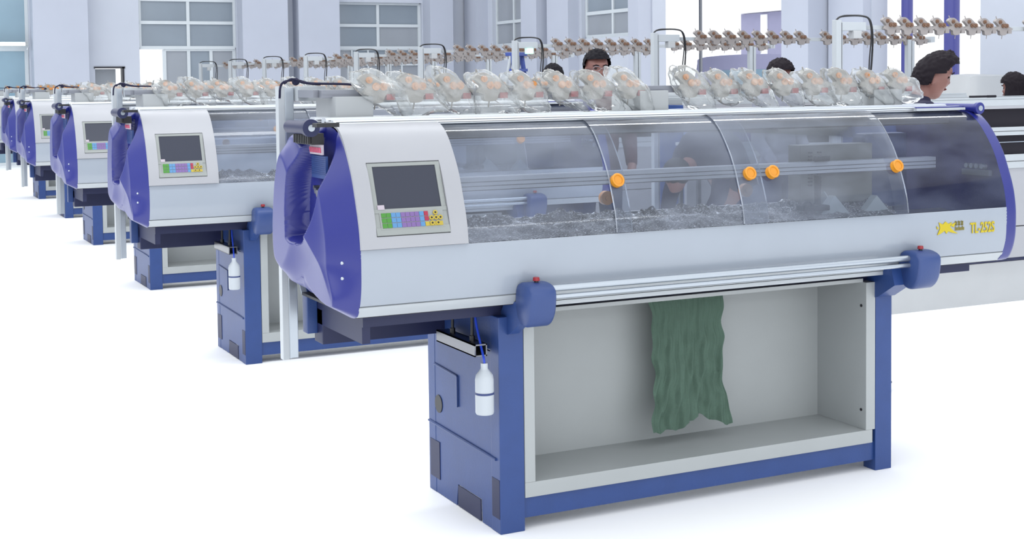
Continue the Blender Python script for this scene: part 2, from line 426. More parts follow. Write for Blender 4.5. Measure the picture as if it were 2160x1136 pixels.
    def cpt(u, v, d=0):   # u 0..1 across, v in metres up the recess
        return V((sx0+u*(sx1-sx0), y0, z0))+vdir*v-dn*(.008-d)
    def slab(bm, u0, u1, v0, v1, d0, d1, mi=0):
        c = [cpt(u, v, d) for d in (d0, d1) for u, v in ((u0, v0), (u1, v0), (u1, v1), (u0, v1))]
        vs = [bm.verts.new(p) for p in c]
        for f in ((0, 1, 2, 3), (4, 5, 6, 7), (0, 1, 5, 4), (1, 2, 6, 5), (2, 3, 7, 6), (3, 0, 4, 7)):
            bm.faces.new([vs[i] for i in f]).material_index = mi
    bm = B()
    slab(bm, 0.005, .995, .003, .03, 0, .012); slab(bm, .005, .995, .082, .096, 0, .012); slab(bm, .005, .07, .03, .082, 0, .010); slab(bm, .93, .995, .03, vl-.004, 0, .010)
    slab(bm, .005, .07, .096, vl-.004, 0, .010); slab(bm, .07, .93, vl-.016, vl-.004, 0, .010)
    P('screen_bezel', bm, M['bezel'], cp)
    bm = B(); slab(bm, .07, .93, .096, vl-.016, .001, .007); P('screen', bm, M['screen'], cp)
    bm = B(); slab(bm, .06, .15, .094, .110, .008, .014); P('screen_sticker', bm, M['labelw'], cp)
    bm = B()
    slab(bm, .07, .93, .022, .086, .001, .0125, 6)
    def keys(u0, u1, nu, nv, mi, v0=.027, v1=.082):
        for i in range(nu):
            for j in range(nv):
                du = (u1-u0)/nu; dv = (v1-v0)/nv
                slab(bm, u0+du*i+.003, u0+du*(i+1)-.003, v0+dv*j+.0012, v0+dv*(j+1)-.0012, .0125, .0145, mi)
    keys(.09, .22, 2, 3, 0); keys(.22, .35, 2, 3, 1); keys(.35, .60, 4, 3, 2); keys(.60, .665, 1, 3, 1); keys(.665, .725, 1, 2, 3, .046, .082); keys(.665, .91, 4, 1, 4, .027, .044)
    for (u, v) in ((.82, .074), (.76, .056), (.82, .056), (.88, .056), (.76, .037), (.84, .037)):
        p = cpt(u, v, .014); cyl(bm, p, p+dn*.003, .0085, 14, mi=4); cyl(bm, p+dn*.003, p+dn*.004, .0035, 10, mi=5)
    P('keypad', bm, [M['key_g'], M['key_b'], M['key_p'], M['key_r'], M['key_y'], M['black'], M['bezel']], cp)
    # --- transparent hood doors
    for i, (x0, x1, off, kn) in enumerate(((-.265, .405, 0, (.365,)), (.336, 1.02, .007, (.958,)), (.90, 1.72, .014, (1.063, 1.694)), (1.66, XR, 0, ()))):
        d = P('hood_door' if i < 3 else 'hood_window', shell(B(), x0, x1, prof_t(1.092, None, 26, off), nx=1), M['hood' if i < 3 else 'hood3'], smooth=70)
        for xx in ((x0, x1) if 0 < i < 3 else ((x1,) if i == 0 else ())):
            P('door_edge', shell(B(), xx-.0018, xx+.0018, prof_t(1.094, 1.47, 22, off+.001), .003), M['edge'], d, smooth=40)
        for kx in kn:
            p = prof_t(1.277, 1.30, 2, off+.002)[0]; q = prof_t(1.277, 1.30, 2, off+.022)[0]
            bm = B(); cyl(bm, (kx, *p), (kx, *q), .026, 28, .023)
            qq = V((kx, *q)); dd = (V((kx, *q))-V((kx, *p))).normalized()
            for k in range(28):
                pass
            ring = []
            nseg, ns2 = 28, 8; R1, R2 = .0215, .005
            s = V((1, 0, 0)); u = dd.cross(s)
            for k in range(nseg):
                a_ = 2*PI*k/nseg; e = s*math.cos(a_)+u*math.sin(a_)
                ring.append([bm.verts.new(qq+e*(R1+R2*math.cos(2*PI*m/ns2))+dd*R2*math.sin(2*PI*m/ns2)) for m in range(ns2)])
            for k in range(nseg):
                for m in range(ns2):
                    bm.faces.new((ring[k][m], ring[(k+1) % nseg][m], ring[(k+1) % nseg][(m+1) % ns2], ring[k][(m+1) % ns2]))
            P('knob', bm, M['orange'], d, smooth=50)
    bp = [(.61-(p[0]+.106), p[1]) for p in prof_t(1.092, None, 20)]
    rh = P('rear_hood', shell(B(), XL, XR, bp), M['hood2'], smooth=70)
    for kx in (.70, 1.42):
        bm = B(); cyl(bm, (kx, .585, 1.155), (kx, .612, 1.155), .030, 24); cyl(bm, (kx, .580, 1.155), (kx, .586, 1.155), .012, 16)
        P('knob', bm, M['disc'], rh, smooth=50)
    bm = B(); box(bm, -.264, XR-.04, .20, .24, 1.448, 1.50, bev=.002); box(bm, -.264, XR-.04, .197, .20, 1.443, 1.4475, 1); box(bm, -.264, XR-.04, .198, .20, 1.474, 1.4755, 1)
    P('top_beam', bm, [M['rail_in'], M['dark']])
    # --- aluminium rails along the top
    for (y, w, h, z) in ((.150, .035, .016, 1.503), (.235, .05, .02, 1.507), (.36, .06, .02, 1.507)):
        bm = B(); box(bm, XL, XR-.02, y, y+w, z, z+h, bev=.003); box(bm, XL, XR-.02, y+.006, y+w-.006, z+h, z+h+.004, bev=.001)
        for zz in (.004, .012): box(bm, XL+.01, XR-.03, y-.001, y+.004, z+zz, z+zz+.0022, 1)
        P('hood_rail', bm, [M['rail_top'], M['dark']])
    # --- inside: carriage rail, needle bed, control box, carriage
    bm = B(); box(bm, -.60, XR-.02, .30, .36, 1.237, 1.290, bev=.003); 
    for zz in (1.238, 1.254, 1.270): box(bm, -.60, XR-.02, .298, .302, zz, zz+.0025, 1)
    P('carriage_rail', bm, [M['rail_in'], M['dark']])
    bm = B(); prism(bm, [(-.08, .99), (.24, 1.06), (.27, 1.06), (.5, 1.0), (.5, .87), (-.05, .87)], 'x', XL+.02, XR-.03); P('needle_bed', bm, M['dark'])
    bm = B()
    prism(bm, [(.18, 1.05), (.30, 1.16), (.42, 1.05)], 'x', 1.62, 1.625); prism(bm, [(1.50, 1.05), (1.60, 1.15), (1.70, 1.05)], 'y', .20, .24); prism(bm, [(1.74, 1.05), (1.83, 1.14), (1.92, 1.05)], 'y', .20, .24)
    P('carriage_wedge', bm, M['inner'])
    bm = B(); box(bm, 1.55, 1.95, .37, .46, 1.10, 1.36, bev=.006)
    for i in range(10):
        box(bm, 1.59, 1.61, .365, .372, 1.18+i*.016, 1.186+i*.016, 1); box(bm, 1.64, 1.66, .365, .372, 1.18+i*.016, 1.186+i*.016, 1)
    P('control_box', bm, [M['beige'], M['dark']])
    bm = B(); box(bm, 1.43, 1.55, .17, .25, 1.09, 1.115, bev=.008); box(bm, 1.505, 1.525, .20, .22, 1.10, 1.24); ball(bm, (1.45, .2, 1.11), .025, n=10)
    box(bm, 1.56, 1.64, .28, .30, 1.292, 1.318, bev=.008)
    P('yarn_feeder', bm, M['black'], smooth=40)
    bm = B(); box(bm, 1.95, 2.20, .42, .52, 1.06, 1.40, bev=.02); P('motor_box', bm, M['frame'])
    bm = B()
    for i in range(4): cyl(bm, (2.262, -.0+i*.03, 1.26), (2.235, -.0+i*.03, 1.262), .011, 12)
    box(bm, 2.25, 2.27, -.03, .13, 1.22, 1.245); P('connector', bm, M['alu'], smooth=40)
    # --- blue bed frame
    bm = B(); box(bm, -.60, 2.22, .50, .60, .665, .80, bev=.004); box(bm, -.60, 2.22, .05, .60, .80, .852); box(bm, -.60, -.57, .06, .60, .74, .80)
    P('bed_frame', bm, M['frame_d'])
    bm = B(); box(bm, -.64, -.60, .56, .62, .70, .90, bev=.003); P('frame_end', bm, M['frame'])
    # --- pedestal side frames
    for sgn, (x0, x1) in ((-1, (-.10, 0)), (1, (1.65, 1.737))):
        bm = B()
        # side sheet with notch in the foot
        xo = x0 if sgn < 0 else x1-.01
        prism(bm, [(.05, .002), (.16, .002), (.165, .088), (.385, .088), (.40, .002), (.66, .002), (.66, .663), (.05, .663)], 'x', xo+.0015, xo+.0085)
        box(bm, x0, x1, 0, .075, .0, .80, bev=.004); box(bm, x0, x1, .60, .67, .0, .665, bev=.004)
        box(bm, x0+.002, x1-.002, .003, .50, .667, .797, bev=.003); box(bm, x0+.003, x1-.003, .06, .62, .60, .66)
        sf = P('side_frame', bm, M['frame'])
        if sgn < 0:
            bm = B()
            cyl(bm, (x0-.002, .03, .272), (x0-.002, .665, .282), .005, 8); cyl(bm, (x0-.002, .10, .672), (x0-.002, .655, .668), .004, 6)
            cyl(bm, (x0-.002, .375, .515), (x0-.002, .60, .525), .004, 8); box(bm, x0-.006, x0-.0, .370, .381, .395, .515)
            P('weld_seam', bm, M['grey_blue'], sf, smooth=40)
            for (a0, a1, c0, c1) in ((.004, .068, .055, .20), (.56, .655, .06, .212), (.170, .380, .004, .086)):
                bm = B(); box(bm, x0-.0015, x0+.003, a0, a1, c0, c1, bev=.001); P('frame_opening_shade', bm, M['frame_d'], sf)  # navy inserts paint the shade inside the pockets and foot notch
            bm = B(); cyl(bm, (x0-.0015, .565, .368), (x0+.003, .565, .368), .036, 24); P('cable_hole_shade', bm, M['black'], sf)  # black disc on the sheet paints the dark inside the hole
    bm = B(); box(bm, 0, 1.65, .012, .05, .045, .122); box(bm, 0, 1.65, .60, .64, .045, .14); P('base_beam', bm, M['frame'])
    # --- white cabinet with open front
    bm = B()
    box(bm, .002, 1.635, .0, .325, .122, .178, bev=.003); box(bm, .002, .045, .0, .325, .178, .80, bev=.002); box(bm, 1.60, 1.648, .0, .325, .178, .80, bev=.002)
    box(bm, .045, 1.60, .318, .33, .178, .80); box(bm, .045, 1.60, .02, .33, .80, .815)
    cb = P('cabinet', bm, M['lip'])
    bm = B(); cyl(bm, (1.6, .03, .70), (1.597, .03, .70), .006, 10); P('screw', bm, M['black'], cb)
    bm = B(); cyl(bm, (1.6, .03, .26), (1.597, .03, .26), .006, 10); P('screw', bm, M['black'], cb)
    # --- stop bar and its switch boxes
    bm = B(); cyl(bm, (.03, -.145, .915), (1.74, -.145, .912), .0125, 16); cyl(bm, (.03, -.15, .884), (1.74, -.15, .884), .009, 16)
    P('stop_bar', bm, M['alu'], smooth=50)
    bm = B(); box(bm, .0, 1.72, -.05, -.03, .836, .86); P('bar_ledge', bm, M['alu_l'])
    for (xc, w) in ((-.02, .052), (1.755, .06)):
        bm = B()
        q = [(-.212, .905), (-.195, .932), (-.15, .942), (-.10, .935), (-.082, .90), (-.086, .83), (-.12, .788), (-.165, .788), (-.200, .83)]
        qq = cr(q, 4, True); lay = []
        for (xx, sc) in ((xc-w, .86), (xc-w+.005, .95), (xc-w+.014, 1), (xc+w-.014, 1), (xc+w-.005, .95), (xc+w, .86)):
            lay.append([bm.verts.new((xx, -.145+(p[0]+.145)*sc, .865+(p[1]-.865)*sc)) for p in qq])
        for A, Bv in zip(lay, lay[1:]):
            for k in range(len(qq)): bm.faces.new((A[k], A[(k+1) % len(qq)], Bv[(k+1) % len(qq)], Bv[k]))
        bm.faces.new(lay[0]); bm.faces.new(lay[-1])
        sb = P('switch_box', bm, M['grey_blue'], smooth=50)
        bm = B(); q = [(-.12, .80), (-.10, .87), (.02, .85), (.06, .80), (.06, .72), (-.02, .74)]
        xa, xb = (xc-.045, xc-.005) if xc < .5 else (xc-.11, xc-.02)
        prism(bm, q, 'x', xa, xb); P('bracket_arm', bm, M['frame'], sb)
        bm = B(); cyl(bm, (xc, -.15, .938), (xc, -.15, .948), .008, 14, mi=1); cyl(bm, (xc, -.15, .948), (xc, -.15, .960), .013, 18, .011)
        P('stop_button', bm, [M['red'], M['black']], sb, smooth=40)
    # --- grey hanging tool channel
    bm = B()
    box(bm, -.175, -.125, .045, .40, .655, .66); box(bm, -.175, -.125, .045, .40, .695, .70); box(bm, -.175, -.17, .045, .40, .655, .70); box(bm, -.13, -.125, .045, .40, .655, .70)
    ch = P('hanging_channel', bm, M['steel'])
    for yy in (.12, .30):
        bm = B(); cyl(bm, (-.15, yy, .70), (-.15, yy, .86), .006, 10); cyl(bm, (-.15, yy, .70), (-.15, yy, .72), .011, 8); P('hanger_rod', bm, M['black'], ch)
    # --- yarn stand
    bm = B(); box(bm, -.725, -.70, .60, .64, .60, 1.645, bev=.002); post = P('stand_post', bm, M['alu_l'])
    bm = B(); box(bm, -.70, -.665, .60, .64, .605, 1.64, bev=.002); box(bm, -.698, -.692, .597, .60, .605, 1.64); P('post_channel', bm, M['alu'], post)
    bm = B(); box(bm, -.66, -.55, .56, .62, 1.588, 1.645, bev=.003); P('stand_bracket', bm, M['alu_l'])
    bm = B(); box(bm, -.64, 2.10, .338, .37, 1.600, 1.630, bev=.002); box(bm, -.64, 2.10, .336, .34, 1.613, 1.616)
    P('yarn_bar', bm, M['bar'])
    bm = B(); box(bm, -.66, -.62, .372, .56, 1.602, 1.630); P('bar_spacer', bm, M['bar'])
    bm = B(); tubepath(bm, [(-.72, .6, 1.60), (-.71, .6, 1.655), (-.66, .59, 1.668), (-.6, .58, 1.655), (-.5, .45, 1.65), (-.42, .38, 1.636)], .0045)
    tubepath(bm, [(-.70, .6, 1.655), (-.68, .57, 1.672), (-.63, .58, 1.657), (-.57, .56, 1.65)], .004); ball(bm, (-.66, .585, 1.662), .015, n=10)
    tubepath(bm, [(-.50, .38, 1.632), (-.45, .36, 1.65), (-.42, .36, 1.636)], .007); ball(bm, (-.45, .36, 1.647), .014, n=10)
    P('cable', bm, M['c_navy'], smooth=60)
    for (x0, x1, zt) in ((-.60, -.455, 1.605), (.69, .825, 1.61), (1.90, 2.06, 1.60)):
        bm = B(); box(bm, x0, x1, .30, .53, 1.526, zt, bev=.003); P('stand_box', bm, M['white'])
    if near:
        for k in range(16):
            bm = B(); prism(bm, UOUT, 'y', -.012, .016)
            cyl(bm, (-.045, .0, .04), (-.055, .0, .062), .003, 6); cyl(bm, (.0, 0, -.06), (-.004, 0, -.085), .0025, 6)
            u = P('yarn_tensioner', bm, M['unit'], loc=(K(k), .32, 1.64))
            for (x, z, r) in ((-.028, .024, .0125), (-.002, .0, .0145), (.027, .0, .0145)):
                bm = B(); cyl(bm, (x, -.012, z), (x, -.022, z), r, 18); cyl(bm, (x, -.020, z), (x, -.030, z), r*.4, 10)
                P('tension_disc', bm, M['disc'], u, smooth=40)
            bm = B(); box(bm, .040, .072, -.016, .010, -.050, -.028); P('release_tab', bm, M['red'], u)
    else:
        bm0 = None
        for k in range(16):
            if k == 0:
                u = P('yarn_tensioner', tension_bm(), [M['unit'], M['disc'], M['red']], loc=(K(k), .32, 1.64)); u0 = u
            else:
                u = u0.copy(); C.objects.link(u); u.parent = t; u.location = (K(k), .32, 1.64)
    return t

m_near = make_machine(True)
tag(m_near, 'nearest blue and white flat knitting machine, its whole front in view', 'knitting machine', 'knitting machines in the left-hand row')
m_far = make_machine(False)
ORD = ['second', 'third', 'fourth', 'fifth', 'sixth']
ROW1 = [(-.008, 3.467), (.10, 6.78), (.22, 10.3), (.40, 13.55), (.50, 16.9)]
EX = {0: 'its whole screen, keypad and white bottle showing', 1: 'its keypad half hidden by a blue cover', 2: 'only a sliver of its screen showing',
      3: 'only its blue end cover showing', 4: 'at the very left edge of the photo'}
for i, (dx, dy) in enumerate(ROW1):
    o = m_far if i == 0 else copy_tree(m_far)
    o.location = (dx, dy, 0)
    tag(o, '%s knitting machine of the left row, %s' % (ORD[i], EX[i]), 'knitting machine', 'knitting machines in the left-hand row')

# ================================================================== things on the machines
# knitted panel hanging out of the machine bed
bm = B()
def fab(u, v):
    x = .668+.352*u
    zb = .240+.048*math.exp(-((u-.60)/.20)**2)+.006*math.sin(u*31+1)
    z = .852+(zb-.852)*v
    x += (u-.5)*(.035*sstep(.75, 1, v)-.02*sstep(.1, .55, v)*(1-sstep(.6, 1, v)))
    x += .010*math.sin(v*17)*(u-.5)+.006*math.sin(v*31+1)*(abs(u-.5)*2)
    w = .011*math.sin(u*13+1.2*math.sin(v*4))*(.3+v)+.006*math.sin(u*41+v*5+2*math.sin(v*8))*sstep(.15, .6, v)+.003*math.sin(u*90+v*9)+.012*noise.noise(V((u*7, v*10, 3)))*sstep(.15, .5, v)
    return V((x, .20+w-.03*v, z))
grid(bm, 90, 110, fab)
r = bmesh.ops.solidify(bm, geom=bm.faces[:], thickness=.004)
o = obj('knitted_fabric', bm, M['green'], smooth=60); tag(o, 'crumpled green knitted fabric hanging inside the nearest machine\'s white cabinet', 'knitted fabric')

def make_bottle():
    t = thing('oil_bottle', '', 'bottle')
    bm = B(); R = [(0, 0), (.031, 0), (.034, .006), (.034, .125), (.031, .142), (.017, .160), (.013, .166), (.013, .185), (0, .185)]
    nseg = 28; rings = []
    for (r_, z) in R:
        rings.append([bm.verts.new((max(r_, .0005)*math.cos(2*PI*k/nseg), max(r_, .0005)*math.sin(2*PI*k/nseg), z)) for k in range(nseg)])
    for A, Bv in zip(rings, rings[1:]):
        for k in range(nseg): bm.faces.new((A[k], A[(k+1) % nseg], Bv[(k+1) % nseg], Bv[k]))
    obj('bottle_body', bm, M['bottle'], t, smooth=50)
    bm = B(); cyl(bm, (0, 0, .072), (0, 0, .080), .0346, 28, cap=False); obj('blue_band', bm, M['band'], t, smooth=50)
    bm = B(); tubepath(bm, [(0, 0, .12), (0, 0, .19), (.01, .05, .24), (.02, .11, .31), (.02, .13, .38)], .0045); obj('tube', bm, M['tube'], t, smooth=60)
    return t
bt = make_bottle(); bt.location = (-.158, .0, .455)
tag(bt, 'white plastic oil bottle with blue tube hanging beside the nearest machine\'s left leg', 'bottle', 'oil bottles beside the machine legs')
b2 = copy_tree(bt); b2.location = (-.166, 3.467, .455)
tag(b2, 'white plastic oil bottle with blue tube hanging by the second machine\'s left leg', 'bottle', 'oil bottles beside the machine legs')

# crumpled plastic film over the needle bed
def film(x0, x1, name_loc, label, seed):
    bm = B()
    def f(u, v):
        x = x0+(x1-x0)*u; y = -.07+.50*v
        bz = .995+.075*min(1, v*1.4) if v < .7 else 1.07
        n_ = noise.noise(V((x*9, y*16, seed)))*.018+noise.noise(V((x*40, y*50, seed+3)))*.010
        edge = sstep(0, .04, u)*sstep(1, .96, u)
        return V((x, y, bz+.020+n_*(.5+v)+.016*1.8*sstep(.86, .95, v)*(1+.5*noise.noise(V((x*7, seed, 0))))-.05*sstep(.96, 1, v)))
    grid(bm, 420 if seed == 1 else 200, 26, f)
    o = obj('plastic_film', bm, M['film'], smooth=80); o.location = name_loc
    tag(o, label, 'plastic film', 'crumpled films over the needle beds'); return o
film(-.22, 1.93, (0, 0, 0), 'crumpled clear film over the needles under the nearest machine\'s hood', 1)
film(-.22, 1.93, (-.008, 3.467, 0), 'crumpled clear plastic film under the hood of the second machine', 2)

# plastic bags over the yarn tensioners
def bag_mesh(seed, tail):
    rnd = random.Random(seed); bm = B()
    bmesh.ops.create_icosphere(bm, subdivisions=5, radius=1)
    th = math.radians(-20-rnd.random()*16)
    for v in bm.verts:
        p = v.co.copy(); 
        w = 1-.35*max(0, p.x)**2
        q = V((p.x*.128, p.y*.046*w, p.z*.050*w*(1.05 if p.z > 0 else 1.05)))
        n1 = noise.noise(V((p.x*1.3+seed*3, p.y*1.3, p.z*1.3)))*.020+noise.noise(V((p.x*3+seed, p.y*3, p.z*3)))*.010+abs(noise.noise(V((p.x*7, p.y*7+seed, p.z*7))))*.005
        q += p*n1
        if tail:
            g = sstep(.35, 1, -p.z)*sstep(.6, .1, abs(p.x-.15)); q.z -= .055*g; q.x -= 0
        c_, s_ = math.cos(th), math.sin(th)
        v.co = V((q.x*c_-q.z*s_+.012, q.y, q.x*s_+q.z*c_-.030))
    return bm
variants = []
for s in range(6): variants.append(obj('plastic_bag', bag_mesh(s, s in (1, 3)), M['bag'], smooth=80))
names = ['first', 'second', 'third', 'fourth', 'fifth', 'sixth', 'seventh', 'eighth']
used = set()
def bag(k, s, mach, off, rs=1):
    src = variants[s]
    o = src if s not in used else src.copy()
    if s in used: C.objects.link(o)
    used.add(s)
    rnd = random.Random(k*7+s+int(off[1]*3))
    o.location = (K(k)+off[0]+rnd.uniform(-.01, .01), off[1]+.315, 1.642+rnd.uniform(-.006, .006))
    o.rotation_euler = (rnd.uniform(-.1, .1), rnd.uniform(-.12, .18), rnd.uniform(-.15, .15))
    c_ = 1.02+rnd.uniform(-.05, .1); o.scale = (c_*rnd.uniform(.92, 1.06), c_, c_)
    grp = 'left' if k < 8 else 'right'
    tag(o, 'clear plastic bag on the %s, %s from left in its %s group' % (mach, names[k % 8], grp), 'plastic bag', 'plastic bags over the yarn tensioners')
order = [2, 1, 0, 3, 4, 5, 0, 2, 0, 4, 5, 2, 4, 0, 5, 4]
for k in range(16): bag(k, order[k], 'nearest machine', (0, 0))
for k in range(8): bag(k, (k*5+1) % 6, 'second machine', ROW1[0])
for k in range(5): bag(k, (k*2+1) % 6, 'third machine', ROW1[1])

# ================================================================== right-hand row, machines seen with tall yarn stands
def make_back_machine():
    t = thing('knitting_machine', '', 'knitting machine')
    P = lambda n, bm, m, par=t, **k: obj(n, bm, m, par, **k)
    bm = B()
    for y in (0, .50):
        box(bm, -.80, 2.35, y, y+.06, 1.44, 1.485, bev=.003); box(bm, -.80, 2.35, y+.01, y+.07, 1.487, 1.50, bev=.002)
    P('top_rail', bm, M['alu_l'])
    bm = B()
    for (z0, z1, y) in ((1.225, 1.285, -.012), (.985, 1.085, -.008)):
        box(bm, -.78, 2.33, y, .03, z0, (z0+z1)/2-.003, bev=.002); box(bm, -.78, 2.33, y+.004, .03, (z0+z1)/2+.002, z1, bev=.002)
    P('mid_rail', bm, M['alu_l'])
    bm = B()
    box(bm, -.80, -.05, .0, .05, 1.285, 1.44); box(bm, 2.2, 2.35, .0, .05, 1.285, 1.44); box(bm, -.05, 2.2, .0, .05, 1.418, 1.44)
    for (sx, x) in ((1, -.05), (-1, 2.2)):
        prism(bm, [(x, 1.285), (x+sx*.05, 1.285), (x+sx*.012, 1.31)], 'y', 0, .05); prism(bm, [(x, 1.418), (x+sx*.05, 1.418), (x+sx*.012, 1.40)], 'y', 0, .05)
    P('window_surround', bm, M['panel'])
    bm = B(); box(bm, -.05, 2.2, .02, .026, 1.285, 1.42); P('dark_window', bm, M['c_black'])
    bm = B(); box(bm, -.05, 2.2, .015, .03, 1.085, 1.225); box(bm, -.05, 2.2, .008, .015, 1.172, 1.178, 1); P('dark_panel', bm, [M['c_black'], M['alu']])
    bm = B(); box(bm, -.80, -.05, .0, .04, 1.03, 1.23); box(bm, -.80, 2.35, .0, .04, .562, .985, bev=.003); box(bm, -.80, 2.35, .0, .04, .33, .555, bev=.003); box(bm, -.80, 2.35, .50, .54, .33, 1.44)
    P('body_panel', bm, M['panel'])
    for x0 in (-.80, 2.295):
        bm = B(); box(bm, x0, x0+.05, .04, .5, 0, 1.44, bev=.003); P('end_frame', bm, M['frame'])
    bm = B(); box(bm, -.80, 2.35, .02, .52, .305, .33); P('base_plate', bm, M['frame_d'])
    bm = B(); box(bm, -.74, 2.29, .03, .05, .0, .30); P('plinth', bm, M['whiteb'])
    # tall stand
    bm = B(); box(bm, -.945, -.90, .28, .33, .0, 2.06, bev=.003); box(bm, -.90, -.885, .285, .325, .0, 2.05); po = P('stand_post', bm, M['alu_l'])
    bm = B(); box(bm, -.90, -.897, .278, .285, .05, 2.04); P('post_groove', bm, M['steel'], po)
    bm = B(); box(bm, 1.88, 1.92, .28, .33, 1.50, 2.01, bev=.003); box(bm, 1.93, 1.96, .28, .33, 1.50, 2.0, bev=.003); P('stand_post', bm, M['alu_l'])
    bm = B(); box(bm, -.90, -.68, .28, .33, 1.985, 2.045, bev=.003); P('stand_bracket', bm, M['alu_l'])
    bm = B(); box(bm, -.68, 2.20, .33, .36, 1.995, 2.025, bev=.002); box(bm, 2.17, 2.22, .29, .37, 1.985, 2.04); P('yarn_bar', bm, M['alu_l'])
    bm = B(); box(bm, -.80, -.73, .27, .33, 1.93, 1.985, bev=.006); P('signal_lamp', bm, M['whiteb'])
    bm = B(); tubepath(bm, [(-.93, .30, 2.06), (-.88, .30, 2.085), (-.72, .29, 2.09), (-.64, .29, 2.06), (-.615, .29, 1.95), (-.62, .29, 1.8), (-.64, .29, 1.62), (-.66, .29, 1.52)], .007)
    tubepath(bm, [(-.93, .30, 2.06), (-.87, .29, 2.09), (-.70, .28, 2.085), (-.65, .28, 2.05), (-.635, .28, 1.95), (-.65, .28, 1.8), (-.67, .28, 1.62), (-.75, .28, 1.55)], .005)
    P('cable', bm, M['black'], smooth=60)
    for k in range(16):
        if k == 0: u = P('yarn_tensioner', tension_bm(), [M['unit2'], M['disc2'], M['unit2']], loc=(K(k), .31, 2.03)); u0 = u; u.scale = (1.15, 1, 1.15)
        else:
            u = u0.copy(); C.objects.link(u); u.parent = t; u.location = (K(k), .31, 2.03)
    return t
ROW2 = [(5.0, 2.9), (5.0, 5.3), (4.7, 7.4), (4.6, 9.6), (4.6, 11.75), (4.6, 13.85), (4.6, 15.95), (4.6, 18.0), (4.6, 20.1)]
bmach = make_back_machine()
NTH = ['nearest', 'second', 'third', 'fourth', 'fifth', 'sixth', 'seventh', 'eighth', 'farthest']
WH = ['dark window band at the right edge', 'its post against the bright opening', 'green lit lamp on its post', 'post just right of the double window',
      'post in front of the double window', 'post left of the double window', 'small post against the pilaster', 'tiny post right of the glazed doors', 'tiny post before the glazed doors']
for i, (dx, dy) in enumerate(ROW2):
    o = bmach if i == 0 else copy_tree(bmach)
    o.location = (dx, dy, 0)
    tag(o, '%s right-row machine with tall yarn stand, %s' % (NTH[i], WH[i]), 'knitting machine', 'knitting machines in the right-hand row')
    if i == 2:
        for ch in o.children:
            if ch.name.startswith('signal_lamp'):
                me = ch.data.copy(); me.materials[0] = M['glowg']; ch.data = me; ch['label'] = 'green lit signal lamp'
# marker lying on the nearest right-row machine
bm = B(); cyl(bm, (5.05, 2.93, 1.509), (5.22, 2.93, 1.509), .008, 10); cyl(bm, (5.22, 2.93, 1.509), (5.30, 2.93, 1.509), .0095, 10)
o = obj('marker_pen', bm, M['c_black'], smooth=50); tag(o, 'black marker pen on the white top rail, right of the profile face', 'pen')

# ================================================================== people
def remesh(o, vox, sm=3):
    m = o.modifiers.new('r', 'REMESH'); m.mode = 'VOXEL'; m.voxel_size = vox
    s = o.modifiers.new('s', 'SMOOTH'); s.iterations = sm; s.factor = .5
    dg = bpy.context.evaluated_depsgraph_get(); dg.update()
    me = bpy.data.meshes.new_from_object(o.evaluated_get(dg)); old = o.data; mats = [x for x in old.materials]
    o.modifiers.clear(); o.data = me
    if not me.materials:
        for x in mats: me.materials.append(x)
    for p in me.polygons: p.use_smooth = True
def limb(bm, pts):
    for (p, rp), (q, rq) in zip(pts, pts[1:]):
        cyl(bm, p, q, rp, 14, rq); ball(bm, q, rq, n=14)
    ball(bm, pts[0][0], pts[0][1], n=14)
def headf(bm, c, s=1.0):
    """head facing -Y, c = centre of the skull"""
    cx, cy, cz = c
    ball(bm, (cx, cy+.012*s, cz+.025*s), .088*s, (.88, 1.08, 1.0), 24)
    ball(bm, (cx, cy-.020*s, cz-.035*s), .070*s, (.88, .95, 1.1), 20)
    ball(bm, (cx, cy-.046*s, cz-.088*s), .032*s, (1.15, .95, .8), 14)
    ball(bm, (cx, cy-.088*s, cz-.028*s), .013*s, (1, 1.1, .9), 10); cyl(bm, (cx, cy-.078*s, cz+.012*s), (cx, cy-.090*s, cz-.026*s), .008*s, 10, .011*s)
    ball(bm, (cx-.033*s, cy-.060*s, cz-.030*s), .026*s, (1, .8, 1), 12); ball(bm, (cx+.033*s, cy-.060*s, cz-.030*s), .026*s, (1, .8, 1), 12)
    ball(bm, (cx, cy-.070*s, cz+.026*s), .042*s, (1.25, .45, .42), 14)
    for k in (-1, 1): ball(bm, (cx+k*.079*s, cy+.012*s, cz-.012*s), .022*s, (.38, .75, 1.25), 12)
    ball(bm, (cx, cy-.074*s, cz-.058*s), .018*s, (1.2, .6, .5), 10)
